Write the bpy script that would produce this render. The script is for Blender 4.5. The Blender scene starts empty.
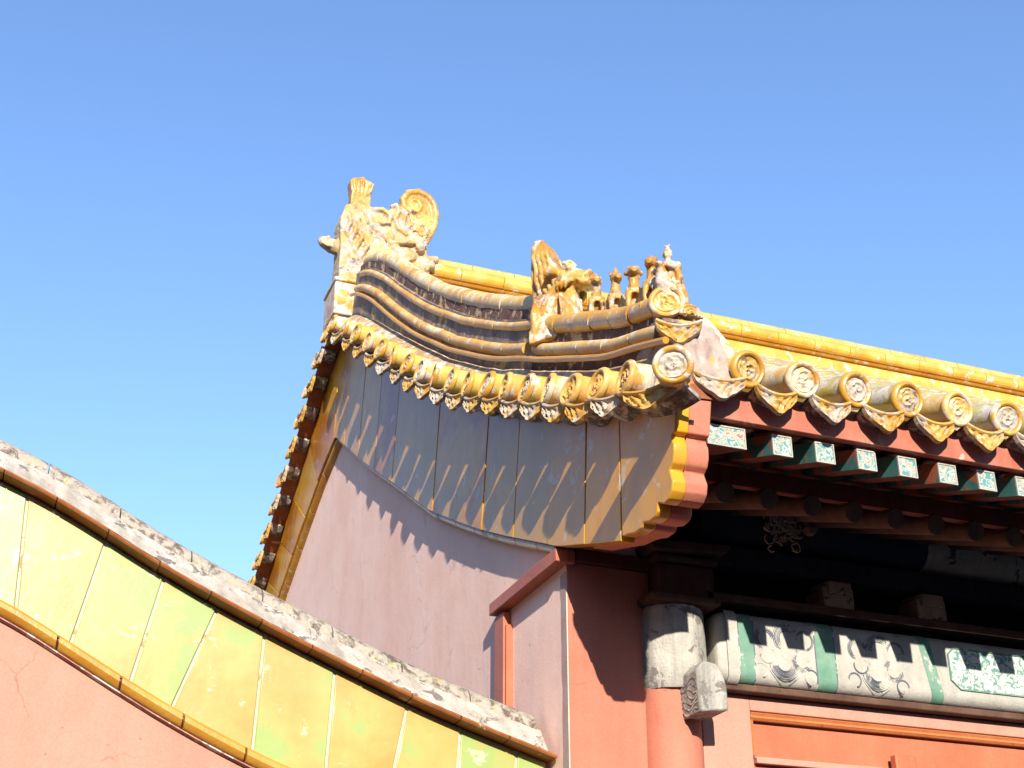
import bpy, bmesh, math, random
from math import sin, cos, pi, radians, atan2, sqrt
from mathutils import Vector, Matrix, noise
random.seed(7)
C = bpy.context.scene.collection
scene = bpy.context.scene

# ------------------------------------------------------------------ camera
# x runs along the facade, y into the depth of the hall, z up; metres
PH, TH = radians(69), radians(27)
RIGHT = Vector((sin(PH), -cos(PH), 0)); HEAD = Vector((cos(PH), sin(PH), 0)); ZUP = Vector((0, 0, 1))
FWD = HEAD*cos(TH) + ZUP*sin(TH); UP = ZUP*cos(TH) - HEAD*sin(TH)
cam = bpy.data.objects.new('camera', bpy.data.cameras.new('camera')); C.objects.link(cam)
M = Matrix.Identity(4)
for i in range(3):
    M[i][0], M[i][1], M[i][2] = RIGHT[i], UP[i], -FWD[i]
M.translation = (-2.255, -5.228, 1.6)
cam.matrix_world = M
cam.data.sensor_width = 36; cam.data.lens = 36*1400/1024
cam.data.clip_start = .05; cam.data.clip_end = 4000
scene.camera = cam

# ------------------------------------------------------------------ sky and sun
SUN = Vector((-.245, -1, .41)).normalized()
EL = math.asin(SUN.z); AZ = atan2(SUN.x, SUN.y)
w = bpy.data.worlds.new('World'); scene.world = w; w.use_nodes = True
nt = w.node_tree
bg = nt.nodes['Background']
sky = nt.nodes.new('ShaderNodeTexSky'); sky.sky_type = 'NISHITA'; sky.sun_disc = False
sky.sun_elevation = EL; sky.sun_rotation = AZ
sky.air_density = 1.3; sky.dust_density = .3; sky.ozone_density = 4.0; sky.altitude = 50
tint = nt.nodes.new('ShaderNodeMix'); tint.data_type = 'RGBA'; tint.blend_type = 'MULTIPLY'; tint.inputs[0].default_value = 1
tint.inputs[7].default_value = (.94, .955, 1.10, 1)
nt.links.new(sky.outputs[0], tint.inputs[6]); nt.links.new(tint.outputs[2], bg.inputs[0]); bg.inputs[1].default_value = .15
sl = bpy.data.lights.new('sun', 'SUN'); sl.energy = 5.0; sl.angle = radians(.5); sl.color = (1, .93, .82)
so = bpy.data.objects.new('sun', sl); C.objects.link(so)
so.rotation_euler = SUN.to_track_quat('Z', 'Y').to_euler(); so.location = (-3, -12, 9)
vs = scene.view_settings
vs.view_transform = 'Standard'; vs.look = 'None'; vs.gamma = 1; vs.use_curve_mapping = False
vs.exposure = .84

# ------------------------------------------------------------------ materials
def newmat(name):
    m = bpy.data.materials.new(name); m.use_nodes = True
    t = m.node_tree; b = t.nodes['Principled BSDF']
    return m, t, b
def N(t, typ, **k):
    n = t.nodes.new(typ)
    for a, v in k.items():
        if hasattr(n, a): setattr(n, a, v)
        else: n.inputs[a].default_value = v
    return n
def pos(t):
    return t.nodes.new('ShaderNodeNewGeometry').outputs['Position']
def objrand(t):
    return t.nodes.new('ShaderNodeObjectInfo').outputs['Random']
def noise_n(t, scale, detail=4, rough=.6, vec=None, dist=0, w4=None):
    n = t.nodes.new('ShaderNodeTexNoise'); n.inputs['Scale'].default_value = scale
    n.inputs['Detail'].default_value = detail; n.inputs['Roughness'].default_value = rough
    n.inputs['Distortion'].default_value = dist
    if w4 is not None:
        n.noise_dimensions = '4D'; t.links.new(w4, n.inputs['W'])
    t.links.new(vec if vec else pos(t), n.inputs['Vector'])
    return n.outputs['Fac']
def ramp(t, fac, stops, interp='LINEAR'):
    r = t.nodes.new('ShaderNodeValToRGB'); r.color_ramp.interpolation = interp
    e = r.color_ramp.elements
    while len(e) < len(stops): e.new(.5)
    for el, (p, c) in zip(e, stops):
        el.position = p
        el.color = (c, c, c, 1) if isinstance(c, (int, float)) else (*c, 1)
    t.links.new(fac, r.inputs[0]); return r.outputs[0]
def mix(t, fac, a, b, mode='MIX'):
    n = t.nodes.new('ShaderNodeMix'); n.data_type = 'RGBA'; n.blend_type = mode
    for s, v in ((0, fac), (6, a), (7, b)):
        if isinstance(v, (int, float)): n.inputs[s].default_value = v if s == 0 else (v, v, v, 1)
        elif isinstance(v, tuple): n.inputs[s].default_value = (*v, 1)
        else: t.links.new(v, n.inputs[s])
    return n.outputs[2]
def math_n(t, op, a, b=0.):
    n = t.nodes.new('ShaderNodeMath'); n.operation = op
    for i, v in enumerate((a, b)):
        if isinstance(v, (int, float)): n.inputs[i].default_value = v
        else: t.links.new(v, n.inputs[i])
    return n.outputs[0]
def bump(t, b, h, strength=.3, dist=.01):
    n = t.nodes.new('ShaderNodeBump'); n.inputs['Strength'].default_value = strength
    n.inputs['Distance'].default_value = dist
    t.links.new(h, n.inputs['Height']); t.links.new(n.outputs[0], b.inputs['Normal'])
def stretch(t, sx, sy, sz):
    m = t.nodes.new('ShaderNodeMapping'); m.inputs['Scale'].default_value = (sx, sy, sz)
    t.links.new(pos(t), m.inputs['Vector']); return m.outputs[0]

def glaze(name, cols, white=.5, dark=.4, rough=.22, coat=.4, spread=.5, wcol=(.62, .55, .47), seed=0.):
    """amber glaze worn to pale clay in patches and stained dark in others; white/dark = how much"""
    m, t, b = newmat(name)
    r = objrand(t)
    w4 = math_n(t, 'MULTIPLY_ADD', r, 23.) if False else math_n(t, 'MULTIPLY', r, 23.)
    a = noise_n(t, 5, 3, .55, w4=w4)
    base = ramp(t, a, [(.32, cols[0]), (.5, cols[1]), (.68, cols[2])])
    g = noise_n(t, 11, 7, .68, w4=w4, dist=.4)
    gv = math_n(t, 'ADD', g, math_n(t, 'MULTIPLY', math_n(t, 'SUBTRACT', r, .5), spread*.3))
    lo = .78 - .42*white
    wm = ramp(t, gv, [(lo-.03, 0.), (lo+.03, .9)])
    wc = ramp(t, noise_n(t, 60, 4), [(.35, tuple(x*.75 for x in wcol)), (.65, wcol)])
    c1 = mix(t, wm, base, wc)
    d = noise_n(t, 17, 8, .72, w4=math_n(t, 'ADD', w4, 7.3), dist=.6)
    lo = .8 - .4*dark
    dm = ramp(t, d, [(lo-.05, 0.), (lo+.05, .88)])
    c2 = mix(t, dm, c1, (.075, .05, .04))
    t.links.new(c2, b.inputs['Base Color'])
    rr = math_n(t, 'ADD', math_n(t, 'MULTIPLY', math_n(t, 'MAXIMUM', wm, dm), .55), rough)
    t.links.new(rr, b.inputs['Roughness'])
    b.inputs['Coat Weight'].default_value = coat; b.inputs['Coat Roughness'].default_value = rough*.6
    bump(t, b, math_n(t, 'ADD', noise_n(t, 45, 5), math_n(t, 'MULTIPLY', wm, -.4)), .35, .006)
    return m
AMB = [(0.378, 0.160, 0.018), (0.516, 0.260, 0.029), (0.568, 0.353, 0.070)]
m_tile = glaze('glaze_amber', AMB, .5, .34, rough=.33, coat=.15)
m_tile_worn = glaze('glaze_worn', [(.46, .2, .03), (.55, .31, .07), (.6, .42, .15)], .55, .36, rough=.45, coat=.05, wcol=(.60, .50, .36))
m_tile_top = glaze('glaze_top', [(0.430, 0.277, 0.049), (0.499, 0.370, 0.082), (0.430, 0.420, 0.131)], .55, .2, rough=.16)  # paler and greener: sky reflection on the tile tops put into the colour
m_gray_worn = glaze('tile_bare', [(.30, .24, .19), (.40, .33, .26), (.42, .27, .11)], .7, .8, rough=.5, coat=.1)
m_fig = glaze('glaze_figure', [(.34, .14, .016), (.46, .23, .03), (.50, .32, .09)], .45, .55, rough=.40, coat=.08)
m_med = glaze('glaze_medallion', [(.40, .23, .05), (.44, .30, .11), (.43, .33, .18)], .72, .5, rough=.45, coat=.05, wcol=(.46, .40, .34))
m_fig_worn = glaze('glaze_dragon', [(.38, .17, .03), (.44, .27, .08), (.46, .35, .21)], .62, .5, rough=.55, coat=.05, wcol=(.44, .39, .34))
m_trim = glaze('glaze_trim', [(0.396, 0.160, 0.016), (0.482, 0.227, 0.025), (0.499, 0.260, 0.041)], .3, .2, rough=.34, coat=.08)
m_ridge = glaze('glaze_ridge', [(0.473, 0.227, 0.025), (0.568, 0.311, 0.041), (0.585, 0.386, 0.098)], .4, .15, rough=.18)

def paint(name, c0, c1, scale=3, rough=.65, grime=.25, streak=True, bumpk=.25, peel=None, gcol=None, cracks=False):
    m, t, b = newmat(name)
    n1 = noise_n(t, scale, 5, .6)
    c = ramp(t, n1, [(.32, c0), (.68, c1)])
    if streak:
        s = noise_n(t, 1, 5, .6, vec=stretch(t, 16, 16, 1.1))
        c = mix(t, math_n(t, 'MULTIPLY', ramp(t, s, [(.42, 0.), (.75, 1.)]), grime), c, gcol or tuple(x*.6 for x in c0))
    if cracks:
        big = noise_n(t, .9, 6, .65)
        c = mix(t, math_n(t, 'MULTIPLY', ramp(t, big, [(.42, 0.), (.62, 1.)]), .22), c, tuple(min(1, x*1.25+.03) for x in c1))
        vo = t.nodes.new('ShaderNodeTexVoronoi'); vo.feature = 'DISTANCE_TO_EDGE'; vo.inputs['Scale'].default_value = 1.7
        wob = t.nodes.new('ShaderNodeTexNoise'); wob.inputs['Scale'].default_value = 3.; wob.inputs['Detail'].default_value = 6
        t.links.new(pos(t), wob.inputs['Vector'])
        vm = t.nodes.new('ShaderNodeVectorMath'); vm.operation = 'MULTIPLY_ADD'; vm.inputs[1].default_value = (.5, .5, .5)
        t.links.new(wob.outputs['Color'], vm.inputs[0]); t.links.new(pos(t), vm.inputs[2]); t.links.new(vm.outputs[0], vo.inputs['Vector'])
        cr = math_n(t, 'MULTIPLY', ramp(t, vo.outputs['Distance'], [(.002, 1.), (.006, 0.)]), ramp(t, noise_n(t, 1.6, 3), [(.48, 0.), (.6, .55)]))
        c = mix(t, cr, c, tuple(x*.4 for x in c0))
        st = noise_n(t, 1, 6, .7, vec=stretch(t, 6, 6, 2.2), dist=.3)
        c = mix(t, math_n(t, 'MULTIPLY', ramp(t, st, [(.62, 0.), (.72, 1.)]), .35), c, tuple(x*.62 for x in c0))
    if peel:
        p = noise_n(t, 9, 8, .7, dist=.5)
        pm = ramp(t, p, [(peel[1]-.015, 0.), (peel[1]+.015, 1.)])
        c = mix(t, pm, c, peel[0])
    f = noise_n(t, 90, 4)
    c = mix(t, .12, c, ramp(t, f, [(.3, .25), (.7, .9)]), 'OVERLAY')
    sp = noise_n(t, 34, 2, .5)
    c = mix(t, math_n(t, 'MULTIPLY', ramp(t, sp, [(.735, 0.), (.76, 1.)]), .55), c, tuple(x*.35 for x in c0))
    t.links.new(c, b.inputs['Base Color']); b.inputs['Roughness'].default_value = rough
    b.inputs['Specular IOR Level'].default_value = .25
    bump(t, b, math_n(t, 'ADD', noise_n(t, 7, 6), math_n(t, 'MULTIPLY', f, .3)), bumpk, .012)
    return m
m_pink = paint('plaster_pink', (.80, .49, .385), (.87, .585, .48), 1.6, .85, .12, peel=((.64, .36, .30), .70), cracks=True)
m_orange = paint('plaster_orange', (0.414, 0.125, 0.073), (0.466, 0.160, 0.099), 2.0, .7, .25, cracks=True)
m_rose = paint('plaster_rose', (.375, .185, .128), (.415, .218, .155), 1.6, .8, .2, cracks=True)
m_red = paint('paint_red', (0.370, 0.094, 0.043), (0.444, 0.133, 0.065), 4, .5, .3, cracks=True)
m_redboard = paint('paint_red_board', (0.351, 0.101, 0.062), (0.429, 0.156, 0.101), 6, .6, .4, peel=((0.406, 0.312, 0.265), .63))
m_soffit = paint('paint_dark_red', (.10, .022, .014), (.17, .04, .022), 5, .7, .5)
m_dark = paint('eave_shade_timber', (.012, .013, .016), (.035, .032, .03), 5, .85, .3)  # near-black: the deep shade under the eaves is put into the colour
m_brownwood = paint('brown_timber', (.07, .035, .022), (.13, .07, .045), 7, .8, .5)
m_strip = paint('peeling_edge', (0.390, 0.257, 0.218), (0.484, 0.335, 0.296), 9, .8, .6, peel=((0.328, 0.281, 0.265), .56))
m_white = paint('worn_white_paint', (0.312, 0.296, 0.250), (0.437, 0.413, 0.359), 6, .75, .4, peel=((0.257, 0.242, 0.226), .64), bumpk=.5)
m_chip = paint('chipped_white_paint', (.34, .32, .27), (.46, .43, .37), 11, .8, .8, bumpk=1., peel=((.17, .15, .13), .575), gcol=(.12, .11, .10))
m_green = paint('worn_green_paint', (0.101, 0.226, 0.156), (0.195, 0.312, 0.226), 9, .7, .4, peel=((0.429, 0.421, 0.359), .6))
m_teal = paint('worn_teal_paint', (.05, .22, .21), (.10, .32, .29), 12, .6, .4, peel=((.45, .3, .2), .62))
m_rafter = paint('dark_teal_paint', (.03, .12, .11), (.06, .18, .16), 12, .7, .4, peel=((.30, .09, .04), .53))
m_line = paint('dark_outline_paint', (0.078, 0.086, 0.117), (0.172, 0.172, 0.187), 20, .7, .3, peel=((0.468, 0.445, 0.390), .53))
m_beige = paint('worn_beige_paint', (.30, .22, .13), (.42, .32, .20), 8, .8, .5, peel=((.05, .045, .04), .6))
m_mortar = paint('lime_mortar', (.55, .50, .44), (.68, .63, .56), 8, .85, .3, bumpk=.6)
m_mortar_red = paint('red_mortar', (.30, .12, .09), (.45, .24, .19), 14, .9, .4, bumpk=.8, peel=((.55, .47, .42), .56))
m_brick_dark = paint('stained_band', (.13, .095, .09), (.27, .22, .19), 7, .7, .5, bumpk=.7, peel=((.46, .30, .10), .565))
m_neck = paint('ridge_neck_brick', (.10, .055, .045), (.20, .11, .085), 16, .9, .5, bumpk=.9, peel=((.48, .34, .2), .56))
m_bed = paint('clay_bed', (.22, .06, .025), (.36, .13, .05), 9, .7, .5, bumpk=.6)
m_paving = paint('paving', (.13, .125, .12), (.19, .185, .175), 1.2, .85, .0, streak=False)

# end grain of rafters: white border is separate, inside flakes of teal, white, orange
def mk_rafter_end():
    m, t, b = newmat('rafter_end_paint')
    w4 = math_n(t, 'MULTIPLY', objrand(t), 31.)
    v = noise_n(t, 30, 4, .5, w4=w4, dist=.6)
    c = ramp(t, v, [(.38, (.08, .23, .22)), (.44, (.42, .40, .34)), (.50, (.10, .26, .24)), (.54, (.46, .31, .22)), (.59, (.44, .40, .33)), (.63, (.30, .09, .05)), (.67, (.10, .24, .23))], 'CONSTANT')
    t.links.new(c, b.inputs['Base Color']); b.inputs['Roughness'].default_value = .6
    bump(t, b, v, .4, .006); return m
m_rend = mk_rafter_end()

# bargeboard tiles: glossy glaze whose tone differs from tile to tile
def mk_panel(name, lo, hi, green, rough, grime, coat=.4, spec=.5, scale=3.2):
    m, t, b = newmat(name)
    at = t.nodes.new('ShaderNodeAttribute'); at.attribute_name = 'tone'
    tone = at.outputs['Fac']
    n = noise_n(t, scale, 6, .62, w4=math_n(t, 'MULTIPLY', tone, 9.), dist=.3)
    f = math_n(t, 'ADD', math_n(t, 'MULTIPLY', math_n(t, 'SUBTRACT', n, .5), 1.5), math_n(t, 'ADD', .30, math_n(t, 'MULTIPLY', tone, .40)))
    c = ramp(t, f, [(.3, lo), (.52, hi), (.68, green)])
    g = noise_n(t, 9, 7, .7, dist=.5)
    gm = ramp(t, g, [(.61, 0.), (.64, .7)])
    c = mix(t, gm, c, (.56, .48, .36))
    s = noise_n(t, 1, 4, .6, vec=stretch(t, 14, 14, 2.))
    c = mix(t, math_n(t, 'MULTIPLY', ramp(t, s, [(.5, 0.), (.75, 1.)]), grime), c, (.16, .10, .06))
    t.links.new(c, b.inputs['Base Color'])
    t.links.new(math_n(t, 'ADD', math_n(t, 'MULTIPLY', noise_n(t, 6, 5), .14), rough), b.inputs['Roughness'])
    b.inputs['Specular IOR Level'].default_value = spec; b.inputs['Coat Weight'].default_value = coat; b.inputs['Coat Roughness'].default_value = .12
    bump(t, b, noise_n(t, 14, 4), .12, .01); return m
m_barge = mk_panel('glaze_bargeboard', (.40, .13, .006), (.64, .30, .014), (.52, .26, .04), .26, .15, .04, .30, 1.8)
m_band = mk_panel('glaze_band', (.41, .25, .06), (.40, .315, .09), (.285, .355, .105), .22, .10, .45, .5, 3.0)

# ------------------------------------------------------------------ mesh tools
class MB:
    def __init__(s): s.v = []; s.f = []; s.t = []; s.tone = 0.; s.mi = []; s.m = 0
    def face(s, idx): s.f.append(tuple(idx)); s.t.append(s.tone); s.mi.append(s.m)
    def grid(s, rows, closed_u=False, closed_v=False):
        o = len(s.v); nr = len(rows); nc = len(rows[0])
        for r in rows: s.v += [tuple(p) for p in r]
        for i in range(nr - (0 if closed_u else 1)):
            for j in range(nc - (0 if closed_v else 1)):
                i2, j2 = (i+1) % nr, (j+1) % nc
                s.face((o+i*nc+j, o+i*nc+j2, o+i2*nc+j2, o+i2*nc+j))
        return o
    def box(s, a, b):
        x0, y0, z0 = a; x1, y1, z1 = b; o = len(s.v)
        s.v += [(x0,y0,z0),(x1,y0,z0),(x1,y1,z0),(x0,y1,z0),(x0,y0,z1),(x1,y0,z1),(x1,y1,z1),(x0,y1,z1)]
        for q in ((3,2,1,0),(4,5,6,7),(0,1,5,4),(1,2,6,5),(2,3,7,6),(3,0,4,7)): s.face([o+i for i in q])
    def prism(s, ptsA, ptsB):
        """two outlines of equal length joined into a solid"""
        o = len(s.v); n = len(ptsA)
        s.v += [tuple(p) for p in ptsA] + [tuple(p) for p in ptsB]
        s.face(range(o+n-1, o-1, -1)); s.face(range(o+n, o+2*n))
        for i in range(n):
            j = (i+1) % n; s.face((o+i, o+j, o+n+j, o+n+i))
    def sweep(s, rings):
        n = len(rings[0]); o = s.grid(rings, closed_v=True)
        s.face(range(o+n-1, o-1, -1)); k = o+(len(rings)-1)*n; s.face(range(k, k+n))
    def tube(s, path, r, n=10, squash=1.):
        path = [Vector(p) for p in path]; rings = []
        rr = r if isinstance(r, (list, tuple)) else [r]*len(path)
        prev = None
        for i, p in enumerate(path):
            d = (path[min(i+1, len(path)-1)] - path[max(i-1, 0)]).normalized()
            if prev is None:
                h = Vector((0, 0, 1)) if abs(d.z) < .9 else Vector((1, 0, 0))
                a = d.cross(h).normalized()
            else: a = (prev - d*prev.dot(d)).normalized()
            prev = a; bb = a.cross(d)
            rings.append([p + a*cos(2*pi*k/n)*rr[i] + bb*sin(2*pi*k/n)*rr[i]*squash for k in range(n)])
        s.sweep(rings)
    def ball(s, c, r, n=10, m=8, rot=None):
        r = r if isinstance(r, tuple) else (r, r, r); c = Vector(c); rings = []
        for i in range(1, m):
            th = pi*i/m
            ring = []
            for k in range(n):
                p = Vector((r[0]*sin(th)*cos(2*pi*k/n), r[1]*sin(th)*sin(2*pi*k/n), r[2]*cos(th)))
                if rot: p = rot @ p
                ring.append(c+p)
            rings.append(ring)
        s.sweep(rings)
    def xform(s, mat, start=0):
        for i in range(start, len(s.v)): s.v[i] = tuple(mat @ Vector(s.v[i]))
    def mesh(s, name, angle=35, recalc=True):
        me = bpy.data.meshes.new(name); me.from_pydata(s.v, [], s.f)
        me.polygons.foreach_set('material_index', s.mi)
        if any(s.t):
            at = me.attributes.new('tone', 'FLOAT', 'FACE'); at.data.foreach_set('value', s.t)
        if recalc:
            b = bmesh.new(); b.from_mesh(me); bmesh.ops.recalc_face_normals(b, faces=b.faces); b.to_mesh(me); b.free()
        me.shade_smooth(); me.set_sharp_from_angle(angle=radians(angle))
        return me
    def build(s, name, mat, parent=None, angle=35, bevel=0):
        return link(name, s.mesh(name, angle), mat, parent, bevel)
def link(name, me, mat, parent=None, bevel=0):
    o = bpy.data.objects.new(name, me); C.objects.link(o)
    if not me.materials:
        for mm in (mat if isinstance(mat, (list, tuple)) else [mat]): me.materials.append(mm)
    o.parent = parent
    if bevel:
        bm = o.modifiers.new('bevel', 'BEVEL'); bm.width = bevel; bm.segments = 2; bm.limit_method = 'ANGLE'
    return o
def thing(name, label, cat, loc=(0, 0, 0), group=None):
    o = bpy.data.objects.new(name, None); C.objects.link(o); o.location = loc
    o.empty_display_size = .2
    o['label'] = label; o['category'] = cat
    if group: o['group'] = group
    return o
def lerp_curve(pts):
    pts = sorted(pts)
    def f(x):
        if x <= pts[0][0]: a, b = pts[0], pts[1]
        elif x >= pts[-1][0]: a, b = pts[-2], pts[-1]
        else:
            for a, b in zip(pts, pts[1:]):
                if x <= b[0]: break
        return a[1] + (b[1]-a[1])*(x-a[0])/(b[0]-a[0])
    return f
def smooth_curve(pts, h=.25):
    f = lerp_curve(pts)
    return lambda x: (f(x-h)+2*f(x-h/2)+2*f(x)+2*f(x+h/2)+f(x+h))/8
def frange(a, b, n): return [a+(b-a)*i/(n-1) for i in range(n)]

def sculpt(prims, voxel, disp=0., dscale=20., smooth=2):
    mb = MB(); prims(mb)
    me = mb.mesh('tmp'); o = bpy.data.objects.new('tmp', me); C.objects.link(o)
    r = o.modifiers.new('r', 'REMESH'); r.mode = 'VOXEL'; r.voxel_size = voxel
    if smooth:
        s_ = o.modifiers.new('s', 'SMOOTH'); s_.factor = .5; s_.iterations = smooth
    dg = bpy.context.evaluated_depsgraph_get(); dg.update()
    out = bpy.data.meshes.new_from_object(o.evaluated_get(dg))
    bpy.data.objects.remove(o); bpy.data.meshes.remove(me)
    if disp:
        ns = [v.normal.copy() for v in out.vertices]
        for v, n_ in zip(out.vertices, ns):
            q = noise.noise(v.co*dscale); q2 = noise.noise(v.co*dscale*2.3)
            v.co += n_*(disp*(q+.5*q2))
    out.shade_smooth(); return out

# ------------------------------------------------------------------ ground
g = MB(); S = 1500
g.v = [(-S, -S, 0), (S, -S, 0), (S, S, 0), (-S, S, 0)]; g.face((0, 1, 2, 3))
o = g.build('ground', m_paving); o['kind'] = 'structure'

# ------------------------------------------------------------------ unseen hall added behind the camera to cut low sky and ground light
op = thing('added_court_hall', 'long red tiled hall added out of view opposite, blocking low sky', 'temple')
mb = MB(); mb.box((-26, -19, 0), (34, -15.2, 4.6)); mb.build('wall', m_red, op)
mb = MB(); mb.prism([(-27, -14.2, 4.5), (-27, -16, 6.0), (-27, -18.2, 7.9), (-27, -20.4, 6.0), (-27, -22, 4.5)], [(35, -14.2, 4.5), (35, -16, 6.0), (35, -18.2, 7.9), (35, -20.4, 6.0), (35, -22, 4.5)])
mb.build('roof', m_tile_top, op)
for x_ in range(-25, 34, 4): mb = MB(); mb.tube([(x_, -14.9, 0), (x_, -14.9, 4.5)], .16, 12); mb.build('column', m_red, op)
mb = MB(); mb.box((-27, -18.32, 7.85), (35, -18.08, 8.0)); mb.build('main_ridge', m_ridge, op)

wh = thing('added_west_hall', 'tall red tiled hall added out of view to the west, blocking low sky', 'temple')  # unseen hall added to keep low sky light and reflections off the gable
mb = MB(); mb.box((-16.2, -9, 0), (-10.2, 42, 5.0)); mb.build('wall', m_red, wh)
mb = MB(); mb.prism([(-9.2, -10, 4.9), (-11, -10, 6.4), (-13.2, -10, 8.6), (-15.4, -10, 6.4), (-17.2, -10, 4.9)], [(-9.2, 43, 4.9), (-11, 43, 6.4), (-13.2, 43, 8.6), (-15.4, 43, 6.4), (-17.2, 43, 4.9)])
mb.build('roof', m_tile_top, wh)
mb = MB(); mb.box((-13.32, -10, 8.55), (-13.08, 43, 8.75)); mb.build('main_ridge', m_ridge, wh)
for y_ in range(-8, 42, 4): mb = MB(); mb.tube([(-9.9, y_, 0), (-9.9, y_, 4.9)], .16, 12); mb.build('column', m_red, wh)

# ------------------------------------------------------------------ the hall
hall = thing('temple_hall', 'red walled hall with amber glazed tile roof, dragon carved ridges and painted eaves', 'temple')
YA = 4.2                                    # the gable is symmetric about y = YA
Tfront = [(-1.5, 3.84), (-1.121, 3.966), (-.873, 4.065), (-.607, 4.152), (-.372, 4.263), (-.117, 4.386), (.145, 4.512), (.403, 4.65), (.682, 4.78), (.948, 4.927), (1.224, 5.091), (1.498, 5.248), (1.776, 5.435), (2.074, 5.63), (2.392, 5.846), (2.717, 6.063), (3.081, 6.311), (3.373, 6.513), (3.84, 6.80), (4.1, 6.90)]
Tback = [(4.3, 6.83), (4.63, 6.68), (4.86, 6.545), (5.14, 6.385), (5.4, 6.235), (5.68, 6.09), (5.9, 5.95), (6.16, 5.80), (6.44, 5.655), (7.2, 5.25), (8.2, 4.78), (9.4, 4.25)]
T = smooth_curve(Tfront + Tback, .12)       # line of the round tile ends along the gable edge
Blow = lerp_curve([(-.481, 3.553), (-.056, 3.685), (.157, 3.778), (.56, 3.95), (.91, 4.108), (1.279, 4.287), (1.774, 4.534), (2.513, 4.987), (3.314, 5.466), (4.2, 6.04),
                   (4.592, 5.925), (4.972, 5.765), (5.242, 5.645), (5.52, 5.515), (5.772, 5.396), (5.973, 5.30), (7, 4.75), (8.2, 4.15), (9.2, 3.75)])

# gable wall, pink plaster
mb = MB(); ys = [.004] + frange(.3, 8.4, 40)
mb.prism([(0, .004, 0)] + [(0, y, Blow(y)+.12) for y in ys] + [(0, 8.4, 0)], [(.35, .004, 0)] + [(.35, y, Blow(y)+.12) for y in ys] + [(.35, 8.4, 0)])
mb.build('gable_wall', m_pink, hall)
# peeling strip on the corner of the gable
mb = MB()
zz = frange(0, 3.6, 60)
mb.grid([[(-.003, .003, z), (-.003, .055+.012*noise.noise((z*6, 0, 0))+.006*noise.noise((z*30, 3, 0)), z), (.001, .06+.012*noise.noise((z*6, 0, 0))+.006*noise.noise((z*30, 3, 0)), z)] for z in zz])
mb.build('corner_strip', m_strip, hall)
# front wall
mb = MB(); mb.box((.004, 0, 0), (.56, .3, 3.64)); mb.build('front_wall', m_orange, hall)
# wooden surround on the gable side of the corner
fr = MB(); fr.box((-.04, .655, 0), (0, .775, 3.615)); post = fr.build('surround_post', m_red, hall, bevel=.004)
fr = MB(); fr.box((-.032, .635, 0), (-.001, .652, 3.55)); fr.build('surround_bead', m_red, hall, bevel=.002)
fr = MB(); fr.box((-.062, -.035, 3.630), (0, .79, 3.688)); fr.box((.001, -.035, 3.630), (.028, -.002, 3.688)); fr.build('surround_lintel', m_red, hall, bevel=.004)
# board and post in the shade above the front wall
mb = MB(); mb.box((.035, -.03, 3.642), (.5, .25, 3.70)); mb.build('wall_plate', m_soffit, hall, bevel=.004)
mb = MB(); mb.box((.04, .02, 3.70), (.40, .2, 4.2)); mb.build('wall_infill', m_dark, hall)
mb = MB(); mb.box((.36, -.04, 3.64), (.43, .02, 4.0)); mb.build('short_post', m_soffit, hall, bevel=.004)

# --- bargeboard: glazed tiles following the roof edge, cloud shaped at its front end
def gk(y): return min(1, max(0, (1.3-y)/1.7)) if y < 5 else 0
def gx(y): return -.237 + .050*gk(y)      # overhang of the tile line
def btop(y): return T(y) - .05
mb = MB()
joints = [-.68, -.34, .05, .47, .90, 1.32, 1.72, 2.14, 2.58, 3.02, 3.46, 3.9]     # foot of each joint
lean = .11
edges = [(y, y - lean*min(1, (y+1)/1.2)) for y in joints]
mids = [(YA+.02, YA+.02)]
backj = [(4.70, 5.07), (5.08, 5.60), (5.48, 6.02), (5.90, 6.43), (6.3, 6.84), (6.72, 7.26), (7.14, 7.7), (7.6, 8.15), (8.05, 8.6)]
seq = edges + mids + backj
rnd = random.Random(3)
def upper(y): return btop(y)
for (a0, a1), (b0, b1) in zip(seq, seq[1:]):
    gp = .0022; n = 5
    lo = [(a0+gp+(b0-a0-2*gp)*i/n) for i in range(n+1)]; hi = [(a1+gp+(b1-a1-2*gp)*i/n) for i in range(n+1)]
    dx = -.062 - rnd.random()*.006; mb.tone = .02 + rnd.random()
    tilt = (rnd.random()-.5)*.006
    A_ = [(dx, y, Blow(y)) for y in lo] + [(dx+tilt, y, upper(y)) for y in reversed(hi)]
    B_ = [(-.004, y, Blow(y)) for y in lo] + [(-.004, y, upper(y)) for y in reversed(hi)]
    mb.prism(A_, B_)
barge = mb.build('bargeboard', m_barge, hall, bevel=.003)
# front end with cloud scallops (glazed rim outside, painted timber behind)
tip = [(-.694, 3.505), (-.753, 3.492), (-.80, 3.478), (-.861, 3.477), (-.868, 3.482), (-.879, 3.494), (-.93, 3.478), (-.975, 3.480), (-.998, 3.495), (-1.002, 3.525), (-1.05, 3.502), (-1.09, 3.507), (-1.118, 3.53), (-1.128, 3.565), (-1.108, 3.613), (-1.135, 3.63), (-1.15, 3.66), (-1.152, 3.70), (-1.137, 3.727), (-1.142, 3.74), (-1.165, 3.742), (-1.205, 3.90), (-1.20, 3.955)]
rim = tip + [(-.80, upper(-.80)), (-.79, upper(-.78))]
mb = MB(); mb.tone = .55
full = tip + [(-1.0, upper(-1.0)), (-.713, upper(-.713))]
mb.prism([(-.066, y, z) for y, z in full], [(-.01, y, z) for y, z in full])
mb.build('bargeboard_end', m_barge, hall, bevel=.006)
inner = [(-.3, 3.60), (-.45, 3.562)] + [(-.6, 3.52)] + [(y+.006, z+.004) for y, z in tip] + [(-1.0, upper(-1.0)-.02), (-.3, upper(-.3)-.06)]
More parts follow.
